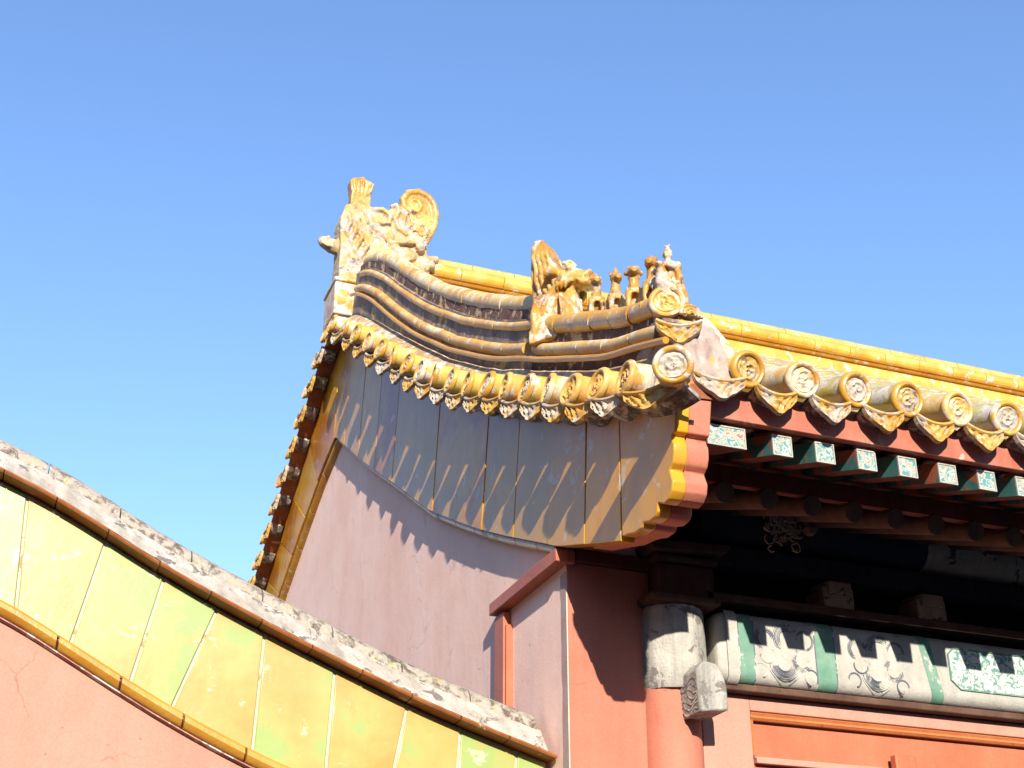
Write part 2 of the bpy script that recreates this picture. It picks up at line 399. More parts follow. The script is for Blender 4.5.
mb = MB(); mb.prism([(-.009, y, z) for y, z in inner], [(.08, y, z) for y, z in inner])
mb.build('bargeboard_timber', m_orange, hall, bevel=.006)
mb = MB(); mb.prism([(-.003, y, Blow(y)-.0) for y in frange(-.45, .3, 6)] + [(-.003, .3, 3.95), (-.003, -.45, 3.9)], [(.10, y, Blow(y)) for y in frange(-.45, .3, 6)] + [(.10, .3, 3.95), (.10, -.45, 3.9)])
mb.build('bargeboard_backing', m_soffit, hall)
# quarter-round trim under the bargeboard
mb = MB()
ylist = [.0, .22, .48, .76, 1.05, 1.35, 1.66, 1.98, 2.32, 2.67, 3.03, 3.41, 3.79, 4.19]
back = [4.205, 4.60, 4.98, 5.36, 5.74, 6.12, 6.5, 6.9, 7.3, 7.7, 8.1]
for seqy in (ylist, back):
    for a, b in zip(seqy, seqy[1:]):
        rings = []
        for y in frange(a+.004, b-.004, 4):
            z = Blow(y) - .004
            prof = [(0, 0), (-.048, 0), (-.05, -.012), (-.044, -.026), (-.03, -.037), (0, -.04)]
            rings.append([(px, y, z+pz) for px, pz in prof])
        mb.sweep(rings)
mb.build('bargeboard_trim', m_trim, hall)

# ------------------------------------------------------------------ roof
def RL(y):                                    # tile surface of the roof slope
    k = min(1, max(0, (y+1.1)/2.2))
    return T(y) + .03 + .36*k*k*(3-2*k)
roof_front = frange(-1.06, YA-.05, 26)
mb = MB()
def rback(y): return RL(2*YA-y) if y > YA else RL(y)
ysr = roof_front + [2*YA-y for y in reversed(roof_front)]
X0, X1 = .12, 10.
mb.prism([(X0, y, rback(y)-.03) for y in ysr] + [(X0, y, rback(y)-.10) for y in reversed(ysr)], [(X1, y, rback(y)-.03) for y in ysr] + [(X1, y, rback(y)-.10) for y in reversed(ysr)])
SP = .236
row = 0
x = .234
while x < X1-.2:
    for ya, yb in zip(frange(-1.0, YA-.1, 15), frange(-1.0, YA-.1, 15)[1:]):
        rings = []
        for k_, y in ((0, ya), (1, yb)):
            r = .066 if k_ == 0 else .060
            rings.append([(x + r*cos(a), y + (.0 if k_ else .002), RL(y)+r*sin(a)*1.0-.012) for a in frange(0, pi, 8)])
        mb.sweep(rings)
    x += SP
roof = mb.build('roof', m_tile_top, hall, angle=30)

# --- tile ends (mesh built once in its own frame: +z is the outward axis)
def disc_mesh(name, variant, stub, lean=.0):
    mb = MB(); n = 40; R = .0725
    prof = [(.064, -stub, 0), (.064, -.022, 0), (R, -.022, 0), (R+.001, -.010, 0), (R-.004, -.001, 0), (.062, .002, 0), (.056, 0, 0), (.0515, -.004, 0), (.050, -.010, 0)]
    rings = [[(r*cos(2*pi*k/n), r*sin(2*pi*k/n), z) for k in range(n)] for r, z, _ in prof]
    rr = frange(.0485, .004, 13)
    def h(r, a):
        q = r/.05
        v = .0
        v += .0065*max(0, cos(a*1 + 9.0*q + variant*1.9))**2*(1 if q > .25 else .3)
        v += .0055*max(0, sin(3*a - 6*q + variant))*(1-q)**.3
        v += .006*noise.noise((r*cos(a)*75+variant*9, r*sin(a)*75, variant))
        if q < .22: v += .004*(1-q/.22)
        return -.010 + v
    for r in rr: rings.append([(r*cos(2*pi*k/n), r*sin(2*pi*k/n), h(r, 2*pi*k/n)) for k in range(n)])
    o = mb.grid(rings, closed_v=True)
    k = o+(len(rings)-1)*n; mb.face(range(k, k+n)); mb.face(range(o+n-1, o-1, -1))
    for i in range(len(mb.f)):
        ring = i//n
        mb.mi[i] = 1 if ring < 1 else (2 if 8 <= ring < len(rings) else 0)
    mb.v = [(a, b, c - (lean*b if c > -.05 else 0)) for a, b, c in mb.v]
    return mb.mesh(name, 40)
def drip_mesh(name, variant, stub, w=.178):
    """hanging tile end: local x right, y up in its face, z outward"""
    mb = MB(); hw = w/2
    def top(u): return .006 - .026*(1-u*u)
    def bot(u):
        a = abs(u)
        b = -.036 - .066*(1-a)**.85
        return b - .007*abs(sin(a*pi*2.5))*(1-a)
    nu, nv = 26, 12
    def pt(u, v, z): 
        y = top(u) + (bot(u)-top(u))*v
        return (hw*u*(1-.10*v*v), y, z - .30*(y)*.0)
    def h(u, v):
        e = min(v, 1-v, (1-abs(u))*1.6)
        if e < .06: return .004
        if v < .16: return .006
        q = .009*noise.noise((u*7+variant*7, v*7, variant*3.3)) + .0055*sin(abs(u)*15+v*11+variant)
        return q - .001
    front = [[pt(u, v, h(u, v)) for u in frange(-1, 1, nu)] for v in frange(0, 1, nv)]
    backr = [[pt(u, v, -.016) for u in frange(-1, 1, nu)] for v in frange(0, 1, nv)]
    o1 = mb.grid(front); o2 = mb.grid([list(reversed(r)) for r in backr])
    # rim all round
    loop = [(0, j) for j in range(nu)] + [(i, nu-1) for i in range(1, nv)] + [(nv-1, j) for j in range(nu-2, -1, -1)] + [(i, 0) for i in range(nv-2, 0, -1)]
    for (i, j), (i2, j2) in zip(loop, loop[1:]+loop[:1]):
        mb.face((o1+i*nu+j, o1+i2*nu+j2, o2+i2*nu+(nu-1-j2), o2+i*nu+(nu-1-j)))
    # concave pan tile behind, with a raised lip at the mouth
    mb.m = 1
    us = frange(-1, 1, 14)
    up_ = [(hw*u*.98, top(u)+.003) for u in us]; lo_ = [(hw*u*.98, top(u)-.013) for u in reversed(us)]
    ring = up_+lo_
    mb.sweep([[(px, py, z) for px, py in ring] for z in (-.005, -stub)])
    mb.m = 0
    lip = [(hw*u*.97, top(u)-.001, .004) for u in us]
    mb.tube(lip, .0085, 6)
    return mb.mesh(name, 45)
def frame_mat(origin, out, up=(0, 0, 1)):
    z = Vector(out).normalized(); u = Vector(up); y = (u - z*u.dot(z)).normalized(); xx = y.cross(z)
    m = Matrix.Identity(4)
    for i in range(3): m[i][0], m[i][1], m[i][2] = xx[i], y[i], z[i]
    m.translation = origin; return m
D_end = [disc_mesh('round_end_tile', k, .22, .26) for k in range(3)]
D_long = [disc_mesh('round_end_tile', k+3, .42, .12) for k in range(3)]
D_short = [disc_mesh('round_end_tile', k+6, .10) for k in range(2)]
P_end = [drip_mesh('drip_tile', k, .14, .245) for k in range(3)]
P_long = [drip_mesh('drip_tile', k+3, .34) for k in range(3)]
P_back = drip_mesh('drip_tile', 7, .12, .165)
P_wide = drip_mesh('drip_tile', 9, .20, .215)
for me in D_end + D_long + D_short:
    for mm in (m_tile, m_tile_top, m_med): me.materials.append(mm)
# pale, worn variants share the shape
def worn(me):
    c = me.copy(); c.materials.clear()
    for mm in (m_tile_worn, m_gray_worn, m_med): c.materials.append(mm)
    return c
D_end += [worn(D_end[0]), worn(D_end[1])]; D_long += [worn(D_long[0]), worn(D_long[2])]
m_drip = glaze('glaze_drip', [(.40, .18, .022), (.46, .26, .045), (.47, .31, .10)], .62, .5, rough=.42, coat=.08, wcol=(.46, .39, .32))
for me in P_end + P_long + [P_wide, P_back]:
    me.materials.append(m_drip); me.materials.append(m_gray_worn)
rt = random.Random(11)
def put(me, name, mat4, parent):
    o = bpy.data.objects.new(name, me); C.objects.link(o); o.parent = parent
    j = Matrix.Rotation((rt.random()-.5)*.09, 4, 'X') @ Matrix.Rotation((rt.random()-.5)*.09, 4, 'Y') @ Matrix.Rotation((rt.random()-.5)*(1.2 if 'round' in name else .09), 4, 'Z')
    o.matrix_local = mat4 @ j; return o
# along the gable edge
gy = [y for y, _ in Tfront[1:-1]]
AX = (-1, -.05, -.05)
gy = [y + .115*gk(y) for y in gy]
for i, y in enumerate(gy): put(D_end[rt.randrange(5)], 'round_end_tile', frame_mat((gx(y), y, T(y)), AX), roof)
by = [4.16+.268*i for i in range(15)]
for y in by: put(D_end[rt.randrange(5)], 'round_end_tile', frame_mat((-.215, y, T(y)), AX), roof)
ally = [-1.36] + gy + by
for a, b in zip(ally[1:], ally[2:]):
    y = (a+b)/2; dz = T(y) - .058
    put(P_end[rt.randrange(3)] if y < 4 else P_back, 'drip_tile', frame_mat((gx(y)+(.01 if y < 4 else .03), y, dz), (-1, -.28, .30) if y < 4 else (-1, -.05, .1), (0, (T(b)-T(a))*-.5, (b-a))), roof)
put(P_end[1], 'drip_tile', frame_mat((-.19, -1.235, T(-1.235)-.06), (-.9, -.45, .3)), roof)
# along the front eave
ex = [.234 + SP*i for i in range(20)]
EZ = 4.022
for i, xx in enumerate(ex): put(D_long[(1, 3, 0, 2, 4, 2)[i] if i < 6 else rt.randrange(5)], 'round_end_tile', frame_mat((xx, -1.22, EZ+.003*rt.random()), (.02, -1, -.36)), roof)
for xx in [x_+SP/2 for x_ in ex]: put(P_long[rt.randrange(3)], 'drip_tile', frame_mat((xx, -1.205, EZ-.060), (0, -1, .16)), roof)
put(P_wide, 'drip_tile', frame_mat((.105, -1.215, EZ-.05), (-.08, -1, .16)), roof)
# corner tiles, turned outward
put(D_short[0], 'round_end_tile', frame_mat((-.185, -1.40, 3.878), (-.5, -.9, -.18)), roof)
put(D_end[3], 'round_end_tile', frame_mat((-.008, -1.055, 4.36), (-.42, -.92, -.15)), roof)

# bed under the gable tiles and its weathered mortar filling
mb = MB()
ys = frange(-1.2, 8.6, 70)
mb.sweep([[(gx(y)+.05, y, T(y)-.075), (gx(y)+.05, y, T(y)-.055), (.12, y, T(y)+.03), (.12, y, T(y)-.06)] for y in ys])
mb.build('gable_tile_bed', m_bed, roof)
mb = MB()
ys = frange(-1.12, 8.3, 140)
mb.sweep([[(gx(y)+.065, y, T(y)-.05), (gx(y)+.095, y, T(y)+.035+.008*noise.noise((y*9, 0, 0))), (-.05, y, T(y)+.115+.008*noise.noise((y*7, 4, 0))), (.1, y, T(y)+.12), (.1, y, T(y)-.04)] for y in ys])
mb.build('gable_tile_mortar', paint('tile_bed_mortar', (.30, .17, .09), (.42, .30, .17), 14, .85, .3, bumpk=1., peel=((.50, .44, .36), .54)), roof)

# --- gable ridge: stacked mouldings
def nrm(y):
    d = Vector((0, .1, T(y+.05)-T(y-.05))).normalized(); return Vector((0, -d.z, d.y))
def lift(y):
    k = min(1, max(0, (y-2.1)/1.7)); return .12*k*k*(3-2*k)
def sect(prof, y0, y1, n, wob=0., off=lift):
    rings = []
    for y in frange(y0, y1, n):
        nn = nrm(y); base = Vector((0, y, T(y)+off(y)))
        k = wob*noise.noise((y*8, wob*100, 0))
        rings.append([(px+k, (base+nn*(pn+k)).y, (base+nn*(pn+k)).z) for px, pn in prof])
    return rings
def circ(cx, cn, r, n=12, sq=1.): return [(cx+r*cos(2*pi*k/n), cn+r*sq*sin(2*pi*k/n)) for k in range(n)]
YB, YF, YT = .36, -1.02, 3.93       # beast, front end, top end
mb = MB(); mb.sweep(sect(circ(-.085, .150, .014, 10), -1.12, YT, 60, .002)); mb.build('ridge_moulding', m_trim, roof)
mb = MB()
rs_ = random.Random(17)
def segs(prof, ys, gap=.004, wob=.003, taper=.0):
    for a, b in zip(ys, ys[1:]):
        k = 1 + .10*(rs_.random()-.5); c0 = sum(p[0] for p in prof)/len(prof); c1_ = sum(p[1] for p in prof)/len(prof)
        mb.sweep(sect([(c0+(p-c0)*k, c1_+(q-c1_)*k) for p, q in prof], a+gap, b-gap, 5, wob))
segs(circ(-.045, .205, .030), frange(YB+.05, YT, 13))
segs(circ(-.045, .205, .030), frange(-1.03, YB-.06, 6))
mb.build('ridge_roll', m_tile_worn, roof)
mb = MB(); mb.sweep(sect([(-.03, -.04), (-.03, .36), (.12, .36), (.12, .0)], YB, YT+.1, 40, .004)); mb.build('ridge_core', m_brick_dark, roof)
mb = MB(); segs(circ(-.025, .325, .024), frange(YB+.02, YT, 13)); mb.build('ridge_fillet', m_tile_worn, roof)
mb = MB(); mb.sweep(sect([(-.004, .36), (-.004, .43), (.10, .43), (.10, .36)], YB, YT+.1, 80, .007)); mb.build('ridge_neck', m_neck, roof)
mb = MB(); segs(circ(.045, .445, .058, 14, .95), frange(YB+.0, YT+.06, 12), .005, .003); mb.build('ridge_cap', m_tile_worn, roof)
# lower, simpler ridge in front of the beast
mb = MB(); mb.sweep(sect([(-.02, .10), (-.02, .30), (.05, .30), (.05, .10)], -.93, YB+.02, 50, .006)); mb.build('ridge_neck', m_neck, roof)
mb = MB(); segs(circ(-.005, .328, .050, 14, .95), frange(-.88, YB-.03, 7), .006, .002); mb.build('ridge_cap', m_tile, roof)
# pale worn block closing the ridge at the corner
def endblock(mb):
  front = [(-.05, 4.00), (.03, 3.97), (.19, 3.97), (.235, 4.02), (.215, 4.10), (.17, 4.17), (.13, 4.225), (.06, 4.23), (.0, 4.20), (-.04, 4.15)]
  mb.prism([(x, -1.15 - .04*(z < 4.1), z) for x, z in front], [(x*.9, -.82, z+.08) for x, z in front])
  for k in range(4): mb.tube([(-.02+.05*k+.012*sin(t_*9+k), -1.175+.02*t_, 4.01+.16*t_) for t_ in frange(0, 1, 7)], [.008, .013, .016, .013, .016, .012, .006], 6)
m_endb = paint('worn_clay', (.30, .21, .17), (.44, .37, .31), 14, .8, .4, bumpk=.8, peel=((.42, .26, .07), .585))
link('ridge_end_block', sculpt(endblock, .009, .006, 28, 1), m_endb, roof)
mb = MB()
mb.tube([(.045, -.93, 4.40), (.07, -1.0, 4.37), (.10, -1.06, 4.31), (.14, -1.10, 4.23), (.185, -1.14, 4.13), (.21, -1.16, 4.05)], [.030, .032, .031, .032, .031, .026], 12)
mb.build('ridge_side_roll', m_tile_worn, roof)
mb = MB()
mb.prism([(-.05, -1.10, 4.235), (.10, -1.11, 4.24), (.10, -1.10, 4.262), (-.05, -1.09, 4.257)], [(-.03, -.85, 4.31), (.09, -.85, 4.32), (.09, -.85, 4.34), (-.03, -.85, 4.33)])
mb.build('ridge_end_shade_plate', m_brick_dark, roof, bevel=.006)  # dark plate standing in for the shadow under the ridge end disc
put(P_long[0], 'drip_tile', frame_mat((-.02, -1.16, 4.205), (-.38, -.92, .2)), roof)
mb = MB()
for r in (.016, .031, .046): mb.tube([(.062+r*cos(a), -1.125+.004*r/.016, 4.272+r*sin(a)) for a in frange(.05, pi-.05, 12)], .0075, 6)
mb.build('ridge_end_scroll', m_fig, roof)

# --- main ridge
mb = MB()
def xsect(prof, x0, x1): return [[(x0, y, z) for y, z in prof], [(x1, y, z) for y, z in prof]]
ZR = 7.93; YM = 4.35
xs = frange(.55, 10., 26)
mb.sweep(xsect([(YM-.10, 7.2), (YM-.10, 7.66), (YM+.10, 7.66), (YM+.10, 7.2)], .5, 10.)); mb.build('ridge_wall', m_ridge, roof)
mb = MB()
for a, b in zip(xs, xs[1:]):
    mb.sweep(xsect([(YM-.125, 7.60), (YM-.14, 7.612), (YM-.125, 7.624), (YM-.05, 7.624), (YM-.05, 7.60)], a+.003, b-.003))
    mb.sweep(xsect([(YM-.115, 7.636), (YM-.128, 7.645), (YM-.115, 7.656), (YM-.05, 7.656), (YM-.05, 7.636)], a+.003, b-.003))
mb.build('ridge_moulding', m_trim, roof)
mb = MB()
for a, b in zip(xs, xs[1:]): mb.sweep([[(x_, YM-.06+.066*cos(t_), 7.725+.066*sin(t_)) for t_ in frange(0, 2*pi, 15)[:-1]] for x_ in (a+.003, b-.003)])
mb.build('ridge_roll', m_ridge, roof)
mb = MB()
for a, b in zip(xs, xs[1:]):
    dz = .004*noise.noise((a*9, 0, 0))
    mb.sweep([[(x_, YM+.01+.075*cos(t_), 7.80+dz+.085*sin(t_)) for t_ in frange(0, 2*pi, 15)[:-1]] for x_ in (a+.12, b+.114)])
mb.build('ridge_cap', m_tile_top, roof)

# ------------------------------------------------------------------ eaves
mb = MB(); mb.box((.1, -1.135, 3.845), (6, -1.10, 3.975)); eave = mb.build('eave_board', m_redboard, hall, bevel=.003)
mb = MB()
mb.prism([(.1, -1.10, 3.86), (.1, -1.10, 3.90), (.1, .3, 4.42), (.1, .3, 4.36)], [(6, -1.10, 3.86), (6, -1.10, 3.90), (6, .3, 4.42), (6, .3, 4.36)])
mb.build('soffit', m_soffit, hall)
fx = [.13] + [.232+.1868*i for i in range(26)]
for i, xx in enumerate(fx[1:]):
    wv = .042
    if i == 0: xl, xr = .10, xx+.03
    else: xl, xr = xx-wv, xx+wv
    mb = MB(); z0, z1 = 3.746, 3.83
    mb.prism([(xl, -1.10, z0), (xr, -1.10, z0), (xr, -1.10, z1), (xl, -1.10, z1)], [(xl, -.3, z0+.27), (xr, -.3, z0+.27), (xr, -.3, z1+.27), (xl, -.3, z1+.27)])
    mb.mi[2] = 1  # dark red underside carries the eave shade in its colour
    raf = mb.build('flying_rafter', [m_rafter, m_soffit], hall)
    mb = MB(); mb.box((xl+.004, -1.104, z0+.004), (xr-.004, -1.101, z1-.004)); mb.build('painted_end', m_rend, raf)
    mb = MB(); bw = .005
    mb.box((xl, -1.107, z0), (xr, -1.1, z0+bw)); mb.box((xl, -1.107, z1-bw), (xr, -1.1, z1)); mb.box((xl, -1.107, z0+bw), (xl+bw, -1.1, z1-bw)); mb.box((xr-bw, -1.107, z0+bw), (xr, -1.1, z1-bw))
    mb.build('end_border', m_white, raf)
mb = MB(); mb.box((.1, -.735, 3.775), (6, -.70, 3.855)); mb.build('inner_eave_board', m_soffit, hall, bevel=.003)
for i in range(24):
    xx = .17+.2*i
    mb = MB(); mb.tube([(xx, -.74, 3.735), (xx, .25, 4.10)], .043, 12); mb.build('round_rafter', m_brownwood, hall)
# timbers in the shade over the beam
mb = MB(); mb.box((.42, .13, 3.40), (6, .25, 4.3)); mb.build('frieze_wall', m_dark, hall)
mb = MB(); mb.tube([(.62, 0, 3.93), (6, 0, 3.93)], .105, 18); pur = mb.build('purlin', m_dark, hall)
mb = MB()
for a, b in ((1.82, 2.9), (3.3, 4.6)): mb.tube([(a, 0, 3.93), (a+.03, 0, 3.93), (b-.03, 0, 3.93), (b, 0, 3.93)], [.1065, .109, .109, .1065], 18)
mb.build('painted_panel', m_beige, pur)
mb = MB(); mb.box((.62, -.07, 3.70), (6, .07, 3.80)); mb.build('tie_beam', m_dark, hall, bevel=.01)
mb = MB(); mb.box((.62, -.10, 3.52), (6, .10, 3.56)); mb.build('plank', m_brownwood, hall, bevel=.005)
for xx in (1.22, 1.72, 2.6, 3.4):
    mb = MB(); mb.box((xx, -.09, 3.56), (xx+.16, .06, 3.66)); mb.prism([(xx+.02, -.11, 3.62), (xx+.14, -.11, 3.62), (xx+.14, -.11, 3.68), (xx+.02, -.11, 3.68)], [(xx+.02, .05, 3.62), (xx+.14, .05, 3.62), (xx+.14, .05, 3.7), (xx+.02, .05, 3.7)])
    mb.build('bracket_block', m_beige if xx < 2 else m_brownwood, hall, bevel=.008)
mb = MB(); mb.box((.975, -.39, 3.80), (1.015, -.35, 3.98)); mb.prism([(.965, -.40, 3.80), (1.025, -.40, 3.80), (1.025, -.34, 3.80), (.965, -.34, 3.80)], [(.98, -.385, 3.77), (1.01, -.385, 3.77), (1.01, -.355, 3.77), (.98, -.355, 3.77)])
mb.build('hanging_post', m_brownwood, hall, bevel=.004)
# carved openwork bracket
mb = MB(); rc = random.Random(5)
for i in range(46):
    cx, cz = .80+.17*rc.random(), 3.70+.16*rc.random()
    if (cz-3.70) < .09-abs(cx-.88)*.2 and rc.random() < .4: continue
    r = .012+.012*rc.random(); a0 = rc.random()*6
    mb.tube([(cx+r*cos(a0+t_), -.33+.01*rc.random(), cz+r*sin(a0+t_)) for t_ in frange(0, 4.4, 8)], .0035, 5)
mb.build('openwork_bracket', m_beige, hall)

# ------------------------------------------------------------------ column and beam
mb = MB(); cxx, cyy = .475, .03
mb.tube([(cxx, cyy, 0), (cxx, cyy, 1.5), (cxx, cyy, 3.125)], [.145, .137, .130], 32); mb.build('column', m_orange, hall)
mb = MB()
rings = []
for z, r in ((3.118, .136), (3.135, .143), (3.2, .146), (3.3, .145), (3.44, .143), (3.475, .14)):
    rings.append([(cxx+.015+(r+.006*noise.noise((k*.9, z*22, 0)))*cos(2*pi*k/36), cyy-.02+(r+.006*noise.noise((k*.9, z*22, 0)))*sin(2*pi*k/36), z+.006*noise.noise((k*1.3, z, 0))) for k in range(36)])
mb.sweep(rings); mb.build('column_head', m_chip, hall)
mb = MB(); mb.box((.33, -.15, 3.478), (.66, .12, 3.515)); mb.build('capital_plate', m_brownwood, hall, bevel=.012)
mb = MB(); mb.box((.385, -.10, 3.517), (.66, .12, 3.665)); mb.box((.37, -.12, 3.667), (.675, .12, 3.70)); mb.build('capital_block', m_brownwood, hall, bevel=.012)
mb = MB(); mb.prism([(.345, -.15, 3.70), (.70, -.15, 3.72), (.73, -.15, 3.765), (.33, -.15, 3.745)], [(.345, .1, 3.70), (.70, .1, 3.72), (.73, .1, 3.765), (.33, .1, 3.745)]); mb.build('capital_cap', m_brownwood, hall, bevel=.006)
# carved end of the tie beam coming through the column
mb = MB()
mb.prism([(.462, -.25, 3.105), (.470, -.25, 2.985), (.535, -.25, 2.995), (.60, -.25, 3.0), (.60, -.25, 3.10), (.585, -.25, 3.15), (.56, -.25, 3.19), (.50, -.25, 3.20), (.462, -.25, 3.16)],
         [(.462, -.05, 3.105), (.470, -.05, 2.985), (.535, -.05, 2.995), (.60, -.05, 3.0), (.60, -.05, 3.10), (.585, -.05, 3.15), (.56, -.05, 3.19), (.50, -.05, 3.20), (.462, -.05, 3.16)])
be = mb.build('beam_end', m_chip, hall, bevel=.008)
mb = MB()
for k in range(7):
    z = 3.0+.02*k
    mb.tube([(.463+.007*(1-k/7.), -.235+.17*t_, z+.012*sin(t_*9+k)) for t_ in frange(0, 1, 8)], .004, 5)
mb.build('carved_line', m_line, be)
# painted beam
mb = MB()
def beam_prof(zc, hz, yb, depth, n=7):
    r = .05; pts = []
    for (sx, sz, a0) in ((-1, -1, pi), (-1, 1, pi/2)):
        for a in frange(0, pi/2, n):
            ang = a0 - a if False else None
    pts = [(yb+.25, zc-hz)]
    for a in frange(-pi/2, -pi, n): pts.append((yb+r+r*cos(a), zc-hz+r+r*sin(a)))
    for a in frange(pi, pi/2, n): pts.append((yb+r+r*cos(a), zc+hz-r+r*sin(a)))
    pts.append((yb+.25, zc+hz)); return pts
zc, hz, yb = 3.325, .155, -.11
bp = beam_prof(zc, hz, yb, .25)
def shrink(p, k): return [(yb+.10+(y-yb-.10)*k, zc+(z-zc)*k) for y, z in p]
mb.sweep([[(x_, y, z) for y, z in q] for x_, q in ((.655, shrink(bp, .80)), (.665, shrink(bp, .92)), (.69, bp), (6., bp))])
beam = mb.build('painted_beam', m_white, hall)
def band(x0, x1, m, name, lean=0., x2=None, off=.0025):
    mb = MB()
    front = [(y, z) for y, z in bp[1:-1]]
    rows = []
    for x_ in frange(0, 1, 4):
        row_ = []
        for y, z in front:
            k = (z-zc+hz)/(2*hz); sh = lean*(1-k)
            d = Vector((y-(yb+.1), z-zc)); d.normalize()
            row_.append((x0+(x1-x0)*x_+sh, y+d.x*off, z+d.y*off))
        rows.append(row_)
    mb.grid(rows); return mb.build(name, m, beam)
band(.752, .826, m_green, 'green_band')
band(1.132, 1.228, m_green, 'green_band')
band(1.672, 1.735, m_green, 'green_band', .055)
band(2.62, 2.70, m_green, 'green_band', -.05)
band(.822, .828, m_line, 'painted_line', off=.004); band(.748, .753, m_line, 'painted_line', off=.004); band(1.127, 1.133, m_line, 'painted_line', off=.004); band(1.227, 1.233, m_line, 'painted_line', off=.004)
band(.69, .745, m_white, 'roll_end', off=.012)
# scroll outlines on the pale panels
mb = MB(); rs = random.Random(9)
def arc(cx, cz, r, a0, a1, th=.0022, e=1.):
    if r > .04 and th < .003: arc(cx, cz, r*.8, a0+.1, a1-.15, .0013)
    if th > .002: arc(cx, cz, r*1.13, a0+.15, a1-.2, .0012)
    mb.tube([(cx+r*cos(a)*e, yb-.001, cz+r*sin(a)) for a in frange(a0, a1, 14)], th, 5)
for cx in (.97, 1.44):
    mb = MB()
    arc(cx, 3.27, .055, pi, 2*pi); arc(cx, 3.27, .075, pi*1.05, pi*1.9); arc(cx-.08, 3.30, .035, pi*.9, 2.3*pi); arc(cx+.09, 3.29, .045, .6*pi, 2*pi)
    arc(cx-.09, 3.37, .045, 0, pi*1.4); arc(cx+.02, 3.38, .06, .2*pi, 1.3*pi); arc(cx+.11, 3.38, .04, -.5*pi, pi); arc(cx+.13, 3.22, .03, 0, pi*1.5); arc(cx-.12, 3.23, .03, -pi*.4, pi)
    mb.build('scroll_outline', m_line, beam)
# framed panel at the right
def speckle():
    m, t, b = newmat('faded_teal_pattern')
    v = noise_n(t, 38, 3, .6, dist=1.)
    c = ramp(t, v, [(.42, (.10, .22, .20)), (.5, (.42, .46, .38)), (.62, (.62, .60, .52))])
    t.links.new(c, b.inputs['Base Color']); b.inputs['Roughness'].default_value = .8; return m
m_speck = speckle()
mb = MB(); mb.grid([[(1.88+.03*abs(k-3)/3*0, yb-.003, 3.245), (1.84, yb-.003, 3.28), (1.84, yb-.003, 3.40), (1.87, yb-.003, 3.425)] if k == 0 else [(2.52, yb-.003, 3.245), (2.56, yb-.003, 3.28), (2.56, yb-.003, 3.40), (2.53, yb-.003, 3.425)] for k in (0, 1)]); mb.build('pattern_panel', m_speck, beam)
mb = MB(); mb.tube([(2.52, yb-.003, 3.24), (1.88, yb-.003, 3.24), (1.835, yb-.003, 3.28), (1.835, yb-.003, 3.40), (1.87, yb-.003, 3.43), (2.53, yb-.003, 3.43)], .005, 5); mb.build('panel_outline', m_green, beam)
# ledge, door frame and panel below the beam
mb = MB(); mb.box((.64, -.075, 3.140), (6, .1, 3.172)); mb.build('beam_ledge', m_brownwood, hall, bevel=.006)
m_frame = paint('frame_paint', (0.444, 0.187, 0.129), (0.488, 0.226, 0.163), 5, .55, .3, cracks=True)
mb = MB(); mb.box((.60, -.02, 0), (.835, .08, 3.138)); mb.box((.836, -.02, 3.075), (6, .08, 3.138)); fr = mb.build('door_frame', m_frame, hall, bevel=.004)
m_mould = paint('moulding_paint', (0.459, 0.148, 0.052), (0.503, 0.187, 0.069), 8, .45, .2)
mb = MB()
mb.sweep([[(x_, -.008, 3.074), (x_, -.020, 3.066), (x_, -.012, 3.056), (x_, -.022, 3.046), (x_, -.012, 3.036), (x_, .05, 3.036), (x_, .05, 3.074)] for x_ in (.838, 6)])
mb.sweep([[(.8365, -.008, z), (.842, -.016, z), (.850, -.012, z), (.850, .05, z), (.8365, .05, z)] for z in (2.885, 3.035)])
mb.build('frame_moulding', m_mould, hall)
mb = MB(); mb.box((.838, .012, 2.2), (6, .06, 3.035)); mb.build('transom_panel', m_red, hall)
mb = MB(); mb.box((.852, -.018, 2.855), (6, .04, 2.882)); mb.build('panel_rail', m_frame, hall, bevel=.003)
mb = MB(); mb.box((1.52, -.06, 2.80), (1.63, -.018, 2.935)); mb.build('door_pin_block', m_red, hall, bevel=.006)

# ------------------------------------------------------------------ carved ornaments
def cap(path, r, n=10):  # path with radii, ends rounded by small first/last radius
    return path, r, n

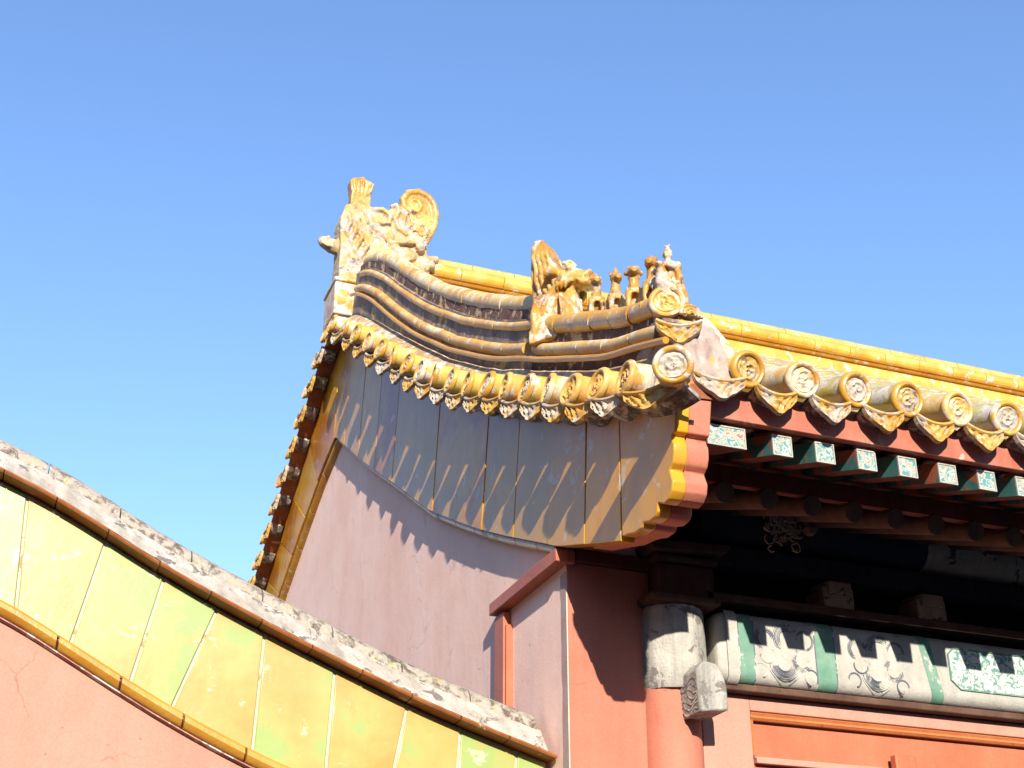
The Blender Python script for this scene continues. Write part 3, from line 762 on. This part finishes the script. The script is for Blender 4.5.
# big ridge dragon at the end of the main ridge
CH = (0, 4.27, 0)
def chiwen(mb):
    y0, y1 = -.15, .15
    body = [(-.10, 7.30), (-.132, 7.50), (-.126, 7.68), (-.136, 7.84), (-.143, 7.965), (-.102, 8.108), (-.03, 8.155), (.112, 8.141), (.246, 8.13), (.30, 8.18), (.36, 8.20), (.42, 8.15), (.40, 8.0), (.45, 7.92), (.594, 7.889), (.60, 7.83), (.60, 7.80), (.63, 7.60), (.55, 7.50), (.289, 7.48), (.1, 7.30)]
    mb.prism([(x, y0*.75, z) for x, z in body], [(x, y1*.75, z) for x, z in body])
    tail = [(.36, 8.22), (.351, 8.278), (.391, 8.356), (.509, 8.406), (.632, 8.366), (.687, 8.241), (.674, 8.082), (.594, 7.889), (.40, 7.87), (.38, 8.05)]
    mb.prism([(x, y0*.6, z) for x, z in tail], [(x, y1*.6, z) for x, z in tail])
    rim = [(.58, 7.905), (.625, 8.0), (.655, 8.09), (.665, 8.2), (.645, 8.29), (.597, 8.355), (.51, 8.385), (.42, 8.355), (.375, 8.28), (.39, 8.21), (.44, 8.17), (.505, 8.185), (.535, 8.24), (.515, 8.295), (.465, 8.30)]
    mb.tube([(x, -.095, z) for x, z in rim], [.028]*10+[.025, .023, .021, .019, .016], 8)
    for k in range(4):                             # fin rays of the tail
        mb.tube([(.40+.05*k, -.085, 7.99-.02*k), (.46+.045*k, -.10, 8.05), (.50+.035*k, -.095, 8.10+.02*k)], [.008, .016, .008], 6)
    for k in range(5):                             # waves of the mane
        x = .02+.055*k
        mb.tube([(x+.17*t_, -.115, 8.09-.20*t_-.05*k+.025*sin(t_*8+k)) for t_ in frange(0, 1, 10)], [.012+.012*sin(pi*t_) for t_ in frange(0, 1, 10)], 6)
    for k in range(4):
        mb.tube([(-.09+.05*k, -.11, 8.05-.07*k), (-.06+.05*k, -.13, 7.95-.07*k), (-.09+.04*k, -.12, 7.85-.08*k), (-.05+.04*k, -.11, 7.74-.06*k)], [.012, .022, .02, .01], 6)
    mb.tube([(.12, -.11, 8.11), (.2, -.13, 8.12), (.27, -.13, 8.07), (.26, -.13, 8.0), (.19, -.13, 7.98), (.15, -.12, 8.03)], [.02, .024, .022, .02, .018, .012], 8)
    mb.tube([(.27, -.11, 8.17), (.32, -.12, 8.20), (.34, -.12, 8.14), (.31, -.12, 8.06), (.34, -.12, 7.97), (.42, -.12, 7.93)], [.02, .024, .022, .022, .02, .014], 8)
    # face biting the ridge
    mb.tube([(.27, -.12, 7.815), (.42, -.15, 7.835), (.60, -.13, 7.885)], [.016, .02, .014], 8)
    mb.ball((.53, -.14, 7.81), .042); mb.ball((.53, -.175, 7.812), .018)
    mb.tube([(.47, -.13, 7.86), (.53, -.17, 7.868), (.59, -.14, 7.84)], [.012, .018, .01], 6)
    mb.tube([(.58, -.06, 7.72), (.64, -.05, 7.765), (.70, -.03, 7.80)], [.06, .045, .034], 10); mb.ball((.70, -.02, 7.80), (.03, .05, .035))
    mb.ball((.62, -.07, 7.70), (.07, .06, .045)); mb.ball((.55, -.1, 7.63), (.07, .06, .05)); mb.ball((.42, -.12, 7.73), (.09, .05, .07)); mb.ball((.36, -.12, 7.66), (.06, .045, .06))
    for k in range(6):
        a = k*1.05
        mb.tube([(.40+.05*cos(a+t_)*(1-t_*.12), -.15, 7.70+.05*sin(a+t_)*(1-t_*.12)) for t_ in frange(0, 2, 6)], .009, 5)
    for k in range(5): mb.ball((.47+.035*k, -.13, 7.60+.012*k), (.014, .03, .03))
    # base block and back beast
    mb.box((-.135, -.16, 7.3), (.03, .16, 7.42))
    mb.tube([(-.10, 0, 7.75), (-.18, -.01, 7.745), (-.25, -.01, 7.775), (-.285, -.01, 7.80)], [.075, .062, .05, .025], 10)
    mb.ball((-.22, -.055, 7.79), .02)
    mb.tube([(-.16, -.05, 7.72), (-.22, -.065, 7.71), (-.265, -.05, 7.74)], .012, 6)
cw = thing('ridge_dragon', 'large worn ridge end dragon with curled tail and fan handle at the gable peak', 'roof ornament', CH)
link('body', sculpt(chiwen, .009, .0045, 34, 1), m_fig_worn, cw)
mb = MB(); mb.box((-.165, -.18, 7.04), (.055, .18, 7.33)); mb.box((-.175, -.19, 7.335), (.06, .19, 7.37)); mb.build('base_block', m_tile, cw, bevel=.012)
def tailskin(mb):
    rim = [(.585, 7.90), (.628, 8.0), (.66, 8.09), (.67, 8.2), (.65, 8.29), (.6, 8.358), (.51, 8.39), (.42, 8.36), (.375, 8.28), (.39, 8.21), (.44, 8.17), (.505, 8.185), (.535, 8.24), (.515, 8.295), (.465, 8.30)]
    mb.tube([(x, -.10, z) for x, z in rim], [.029]*10+[.026, .024, .022, .02, .017], 8)
    tail = [(.40, 8.26), (.42, 8.33), (.509, 8.375), (.61, 8.34), (.655, 8.235), (.645, 8.09), (.575, 7.93), (.47, 8.02)]
    mb.prism([(x, -.102, z) for x, z in tail], [(x, -.06, z) for x, z in tail])
    for k in range(5): mb.tube([(.47+.03*k, -.104, 7.98+.01*k), (.52+.025*k, -.108, 8.06), (.545+.02*k, -.104, 8.12+.012*k)], [.005, .009, .004], 6)
link('curled_tail', sculpt(tailskin, .008, .002, 40, 1), m_fig, cw)
def handle(mb):
    mb.prism([(-.055, -.05, 8.13), (.112, -.05, 8.13), (.114, -.05, 8.278), (-.052, -.05, 8.262)], [(-.055, .05, 8.13), (.112, .05, 8.13), (.114, .05, 8.278), (-.052, .05, 8.262)])
    pts = [(-.05, 8.262), (.112, 8.28), (.138, 8.395), (.115, 8.425), (.075, 8.43), (.045, 8.46), (.0, 8.44), (-.04, 8.43), (-.068, 8.40)]
    mb.prism([(x, -.055, z) for x, z in pts], [(x, .055, z) for x, z in pts])
    for k in range(5): mb.tube([(-.02+.03*k, -.055, 8.29), (-.04+.042*k, -.06, 8.40)], [.009, .014], 6)
link('fan_handle', sculpt(handle, .007, .001, 40, 1), m_fig, cw)

# dragon head on the gable ridge; local: front is -y, base at z = 0
def drag(mb):
    # bust rising from a curled cloud foot
    mb.tube([(0, .12, -.02), (0, .09, .10), (0, .04, .20), (0, -.02, .27)], [.10, .095, .085, .075], 14)
    mb.tube([(0, -.06, -.06), (0, -.07, .05), (0, -.07, .15), (0, -.06, .24)], [.06, .065, .07, .06], 12)
    for k in range(6):
        for s_ in (-1, 1):
            mb.tube([(s_*(.02+.012*k), -.125+.012*k, -.04), (s_*(.025+.012*k), -.135+.014*k, .08), (s_*(.03+.011*k), -.125+.016*k, .20)], [.008, .012, .008], 6)
    # head
    mb.ball((0, -.06, .32), (.085, .10, .075)); mb.tube([(0, -.10, .32), (0, -.17, .305), (0, -.225, .29)], [.07, .062, .052], 12)
    mb.ball((0, -.235, .315), (.045, .03, .03)); mb.ball((-.025, -.255, .325), .016); mb.ball((.025, -.255, .325), .016)
    mb.ball((0, -.20, .255), (.055, .06, .022)); mb.tube([(-.055, -.17, .27), (-.03, -.245, .268), (.03, -.245, .268), (.055, -.17, .27)], .011, 6)
    for s_ in (-1, 1):
        mb.ball((s_*.06, -.12, .36), .027); mb.tube([(s_*.03, -.15, .385), (s_*.065, -.13, .398), (s_*.095, -.08, .38)], [.012, .017, .012], 6)
        mb.tube([(s_*.07, -.02, .35), (s_*.12, .0, .34), (s_*.125, .04, .31)], [.025, .03, .012], 6)
        for k in range(3): mb.tube([(s_*.07, -.13+.035*k, .275), (s_*.085, -.105+.035*k, .25), (s_*.08, -.09+.035*k, .215)], [.014, .016, .006], 6)
    # tall flame shaped mane behind
    prof = [(-.02, .30), (.0, .42), (.04, .47), (.07, .56), (.12, .64), (.19, .645), (.22, .60), (.225, .45), (.215, .30), (.20, .12), (.19, -.02), (.05, -.02)]
    mb.prism([(-.055, y, z) for y, z in prof], [(.055, y, z) for y, z in prof])
    for s_ in (-1, 1):
        for k in range(4):
            mb.tube([(s_*(.055), .01+.045*k, .25), (s_*.072, .02+.045*k, .34), (s_*.06, .045+.04*k, .42), (s_*.07, .06+.04*k, .50), (s_*.05, .10+.028*k, .59)], [.014, .022, .018, .02, .008], 6)
        mb.tube([(s_*.07, .16, -.02), (s_*.085, .15, .08), (s_*.07, .17, .18)], [.035, .04, .02], 8)
    mb.box((-.10, -.05, -.10), (.10, .20, -.01))
dh = thing('dragon_head', 'amber dragon head with tall flame mane rising from the gable ridge behind the little figures', 'roof ornament', (.045, .085, 4.83))
dh.rotation_euler = (0, 0, radians(36))
def drag_slim(mb):
    drag(mb); mb.v = [(x*1.0, y*.66, z*.80) for x, y, z in mb.v]
link('head', sculpt(drag_slim, .0062, .002, 50, 1), m_fig, dh)

# seated ridge beasts
def beast(kind):
    def f(mb):
        mb.tube([(0, .05, .0), (0, .045, .05), (0, .02, .10), (0, -.005, .135)], [.032, .038, .033, .024], 12)     # trunk
        mb.ball((0, .06, .025), (.042, .036, .03))
        for s_ in (-1, 1):
            mb.tube([(s_*.020, -.018, .115), (s_*.024, -.030, .06), (s_*.024, -.034, .012), (s_*.024, -.042, .004)], [.016, .0115, .010, .012], 8)
            mb.ball((s_*.034, .035, .03), (.016, .032, .024)); mb.tube([(s_*.036, .03, .012), (s_*.036, -.005, .008)], [.012, .011], 8)
        mb.tube([(0, -.005, .13), (0, -.014, .165), (0, -.020, .19)], [.024, .019, .018], 10)
        mb.ball((0, -.025, .20), (.025, .028, .024)); mb.tube([(0, -.035, .197), (0, -.062, .19)], [.019, .013], 8)
        for s_ in (-1, 1):
            mb.tube([(s_*.015, -.012, .218), (s_*.02, -.006, .24)], [.009, .004], 6); mb.ball((s_*.014, -.042, .209), .0062)
        if kind == 0: mb.tube([(0, -.015, .215), (0, -.008, .235), (0, .004, .243)], [.01, .008, .003], 6)
        if kind == 1: mb.tube([(0, -.02, .215), (0, -.02, .24), (0, -.016, .262)], [.014, .011, .003], 6)
        if kind == 2:
            for k in range(6): mb.ball((.026*cos(k*1.05), -.012, .20+.026*sin(k*1.05)), .012)
        if kind == 3:
            mb.tube([(-.018, -.014, .22), (0, -.016, .235), (.018, -.014, .22)], .01, 6); mb.tube([(0, .02, .14), (0, .036, .17), (0, .03, .21)], [.012, .018, .006], 6)
        for k in range(3): mb.tube([(.012*(k-1), -.03-.004, .09), (.012*(k-1), -.034, .11), (.012*(k-1), -.028, .135)], [.004, .006, .004], 5)
        mb.tube([(0, .085, .03), (0, .10, .07), (0, .085, .11)], [.012, .015, .005], 6)
        mb.box((-.042, -.055, -.03), (.042, .09, .006))
    return f
labs = ['small amber seated ridge beast closest to the flame maned dragon head',
        'pale seated ridge beast with a pointed crest, second from the dragon head',
        'seated amber ridge beast with a round curly mane, third from the dragon head',
        'slim amber ridge beast leaning just behind the figure riding at the corner']
matsb = [m_fig, m_fig_worn, m_fig, m_fig]
figs = [(-.325, 0), (-.515, 1), (-.70, 2), (-.875, 3)]
for (y, k), lb in zip(figs, labs):
    zb = T(y) + .356
    t = thing('ridge_beast', lb, 'roof figure', (.02, y-.02, zb), 'small beasts sitting in a row on the gable ridge')
    t.rotation_euler = (0, 0, radians((-18, -8, -22, -40)[k])); t.scale = (1.1, 1.1, .97)
    link('body', sculpt(beast(k), .0042, .0015, 60, 1), matsb[k], t)
# figure riding a bird at the corner
def rider(mb):
    mb.tube([(0, .09, .02), (0, .05, .03), (0, -.02, .04), (0, -.05, .07), (0, -.07, .115)], [.02, .05, .05, .032, .018], 12)      # bird
    mb.ball((0, -.076, .128), (.019, .022, .018)); mb.tube([(0, -.092, .128), (0, -.115, .12)], [.010, .004], 6); mb.tube([(0, -.07, .142), (0, -.055, .158)], [.008, .004], 6)
    for s_ in (-1, 1): mb.tube([(s_*.02, -.02, .02), (s_*.022, -.03, -.02)], [.018, .014], 8)
    mb.tube([(0, .07, .05), (0, .10, .08), (0, .10, .12)], [.026, .022, .007], 8)
    # robed rider
    mb.tube([(0, .03, -.01), (0, .03, .04), (0, .025, .09), (0, .02, .14), (0, .018, .185), (0, .018, .20)], [.066, .064, .054, .046, .036, .014], 16)
    for s_ in (-1, 1):
        mb.tube([(s_*.034, .018, .180), (s_*.046, -.008, .145), (s_*.024, -.036, .145), (0, -.042, .152)], [.014, .016, .013, .009], 8)
        mb.tube([(s_*.045, -.01, .13), (s_*.055, -.02, .09), (s_*.045, -.025, .06)], [.012, .014, .006], 8)
        for k in range(3): mb.tube([(s_*(.012+.018*k), -.036+.012*k, .10), (s_*(.014+.02*k), -.044+.014*k, .04), (s_*(.016+.02*k), -.044+.014*k, .0)], [.004, .007, .006], 6)
    mb.tube([(0, .018, .19), (0, .016, .212)], [.011, .011], 8)
    mb.ball((0, .013, .230), (.017, .019, .022)); mb.ball((0, -.007, .229), (.0035, .005, .005))
    for s_ in (-1, 1): mb.ball((s_*.017, .014, .229), (.004, .006, .008)); mb.ball((s_*.007, -.004, .234), .0032)
    mb.tube([(-.006, -.004, .220), (.006, -.004, .220)], .0025, 5)
    mb.ball((0, .018, .246), (.018, .019, .012)); mb.tube([(0, .016, .25), (0, .016, .274)], [.012, .008], 8)
    for s_ in (-1, 1): mb.tube([(s_*.007, .016, .270), (s_*.010, .016, .284)], [.005, .003], 5)
    mb.box((-.04, -.03, -.05), (.04, .06, -.01))
rd = thing('bird_rider', 'robed figure in tall cap riding a bird at the low corner of the ridge', 'roof figure', (.03, -1.0, T(-1.0)+.372))
rd.rotation_euler = (0, 0, radians(-48)); rd.scale = (1.08, 1.08, 1.0)
link('figure', sculpt(rider, .0042, .0012, 60, 1), m_fig, rd)

# ------------------------------------------------------------------ wall in front, with its own sloping coping
sw = thing('screen_wall', 'rose plastered side wall with pale yellow green glazed band and sloping weathered coping in the foreground', 'wall')
UND = smooth_curve([(-3.4, 3.99), (-2.9, 3.90), (-2.55, 3.825), (-2.313, 3.748), (-2.174, 3.706), (-1.926, 3.578), (-1.632, 3.424), (-1.427, 3.333), (-1.19, 3.236), (-.822, 3.092), (-.576, 2.999), (-.265, 2.905), (0., 2.828)], .22)
TRU = smooth_curve([(-3.4, 3.52), (-2.9, 3.44), (-2.5, 3.36), (-2.238, 3.274), (-2.094, 3.199), (-1.958, 3.126), (-1.709, 2.994), (-1.548, 2.913), (-1.432, 2.862), (-1.244, 2.781), (-1.144, 2.745), (-.8, 2.63), (-.4, 2.52), (0, 2.43)], .16)
XL, XR = -3.3, -.02
YW = .22
xs = frange(XL, XR, 60)
mb = MB(); mb.prism([(XL, YW, 0)] + [(x_, YW, UND(x_)+.01) for x_ in xs] + [(XR, YW, 0)], [(XL, YW+.42, 0)] + [(x_, YW+.42, UND(x_)+.01) for x_ in xs] + [(XR, YW+.42, 0)])
mb.build('plaster', m_rose, sw)
jts = [(-3.2, -3.25), (-2.86, -2.9), (-2.52, -2.53), (-2.204, -2.178), (-1.885, -1.962), (-1.645, -1.725), (-1.425, -1.560), (-1.229, -1.239), (-.934, -.948), (-.625, -.70), (-.396, -.42), (-.15, -.17), (-.022, -.022)]
mb = MB(); rp = random.Random(21)
tones = [.5, .4, .95, .45, .72, .86, .30, .55, .18, .62, .8, .7]
for k, ((a0, a1), (b0, b1)) in enumerate(zip(jts, jts[1:])):
    gp = .0055; n = 8; mb.tone = tones[k]
    hi = [a0+gp+(b0-a0-2*gp)*i/n for i in range(n+1)]; lo = [a1+gp+(b1-a1-2*gp)*i/n for i in range(n+1)]
    y = YW-.018-.003*rp.random()
    P = [(x_, y, TRU(x_)+.002+.002*noise.noise((x_*40, 0, 0))) for x_ in lo] + [(x_, y, UND(x_)-.004) for x_ in reversed(hi)]
    Q = [(a, YW, c) for a, _, c in P]
    mb.prism(P, Q)
mb.build('glazed_band', m_band, sw, bevel=.004)
mb = MB(); mb.prism([(x_, YW-.012, TRU(x_)) for x_ in xs] + [(x_, YW-.012, UND(x_)) for x_ in reversed(xs)], [(x_, YW-.001, TRU(x_)) for x_ in xs] + [(x_, YW-.001, UND(x_)) for x_ in reversed(xs)])
mb.build('band_mortar', paint('joint_mortar', (.44, .40, .27), (.54, .50, .37), 14, .85, .3, bumpk=.6, peel=((.30, .24, .12), .58)), sw)
mb = MB()
tx = frange(-3.25, -.03, 14)
for a, b in zip(tx, tx[1:]):
    rings = []
    for x_ in frange(a+.005, b-.005, 6):
        z = TRU(x_)
        rings.append([(x_, YW+.0, z+.003), (x_, YW-.036, z+.003), (x_, YW-.050, z-.010), (x_, YW-.052, z-.028), (x_, YW-.040, z-.044), (x_, YW-.022, z-.054), (x_, YW, z-.056)])
    mb.sweep(rings)
mb.build('band_trim', m_trim, sw)
mb = MB()
mb.sweep([[(x_, YW, TRU(x_)-.057), (x_, YW-.026, TRU(x_)-.057), (x_, YW-.026, TRU(x_)-.062), (x_, YW, TRU(x_)-.066)] for x_ in xs]); mb.build('trim_mortar', m_mortar_red, sw)
# coping: overhanging edge tiles, mortar slope, rounded cap
m_edge = paint('coping_edge_tile', (.19, .06, .016), (.32, .12, .035), 9, .5, .4, peel=((.45, .34, .22), .62))
mb = MB(); cx_ = frange(-3.35, -.005, 17); rc = random.Random(4)
for a, b in zip(cx_, cx_[1:]):
    dz = .004*(rc.random()-.5); dy = .008*rc.random()
    mb.sweep([[(x_, .115+dy, UND(x_)+.004+dz), (x_, .110+dy, UND(x_)+.012+dz), (x_, .113+dy, UND(x_)+.020+dz), (x_, .62, UND(x_)+.034), (x_, .62, UND(x_))] for x_ in frange(a+.0025, b-.0025, 5)])
mb.build('coping_edge', m_edge, sw)
m_cope = paint('coping_mortar', (.36, .305, .24), (.52, .48, .42), 9, .85, .6, bumpk=1., peel=((.17, .145, .12), .565), gcol=(.15, .12, .10))
mb = MB()
xs2 = frange(-3.33, -.03, 150)
def wv(x_, s): return .006*noise.noise((x_*11, s, 0)) + .003*noise.noise((x_*37, s, 0))
mb.sweep([[(x_, .15+wv(x_, 1), UND(x_)+.033), (x_, .165+wv(x_, 2), UND(x_)+.052+wv(x_, 3)), (x_, .235, UND(x_)+.135+wv(x_, 4)), (x_, .5, UND(x_)+.137), (x_, .57, UND(x_)+.033)] for x_ in xs2])
mb.build('coping_mortar', m_cope, sw)
m_cap = glaze('coping_cap_glaze', [(.40, .26, .07), (.42, .34, .14), (.34, .37, .13)], .86, .66, rough=.5, coat=.03, wcol=(.38, .335, .285))
mb = MB(); cx_ = frange(-3.34, -.045, 12)
for a, b in zip(cx_, cx_[1:]):
    dz = .006*(rc.random()-.5)
    mb.sweep([[(x_, .345+.115*cos(t_), UND(x_)+.135+dz+.078*sin(t_)) for t_ in frange(0, 2*pi, 19)[:-1]] for x_ in frange(a+.003, b-.003, 6)])
mb.build('coping_cap', m_cap, sw)
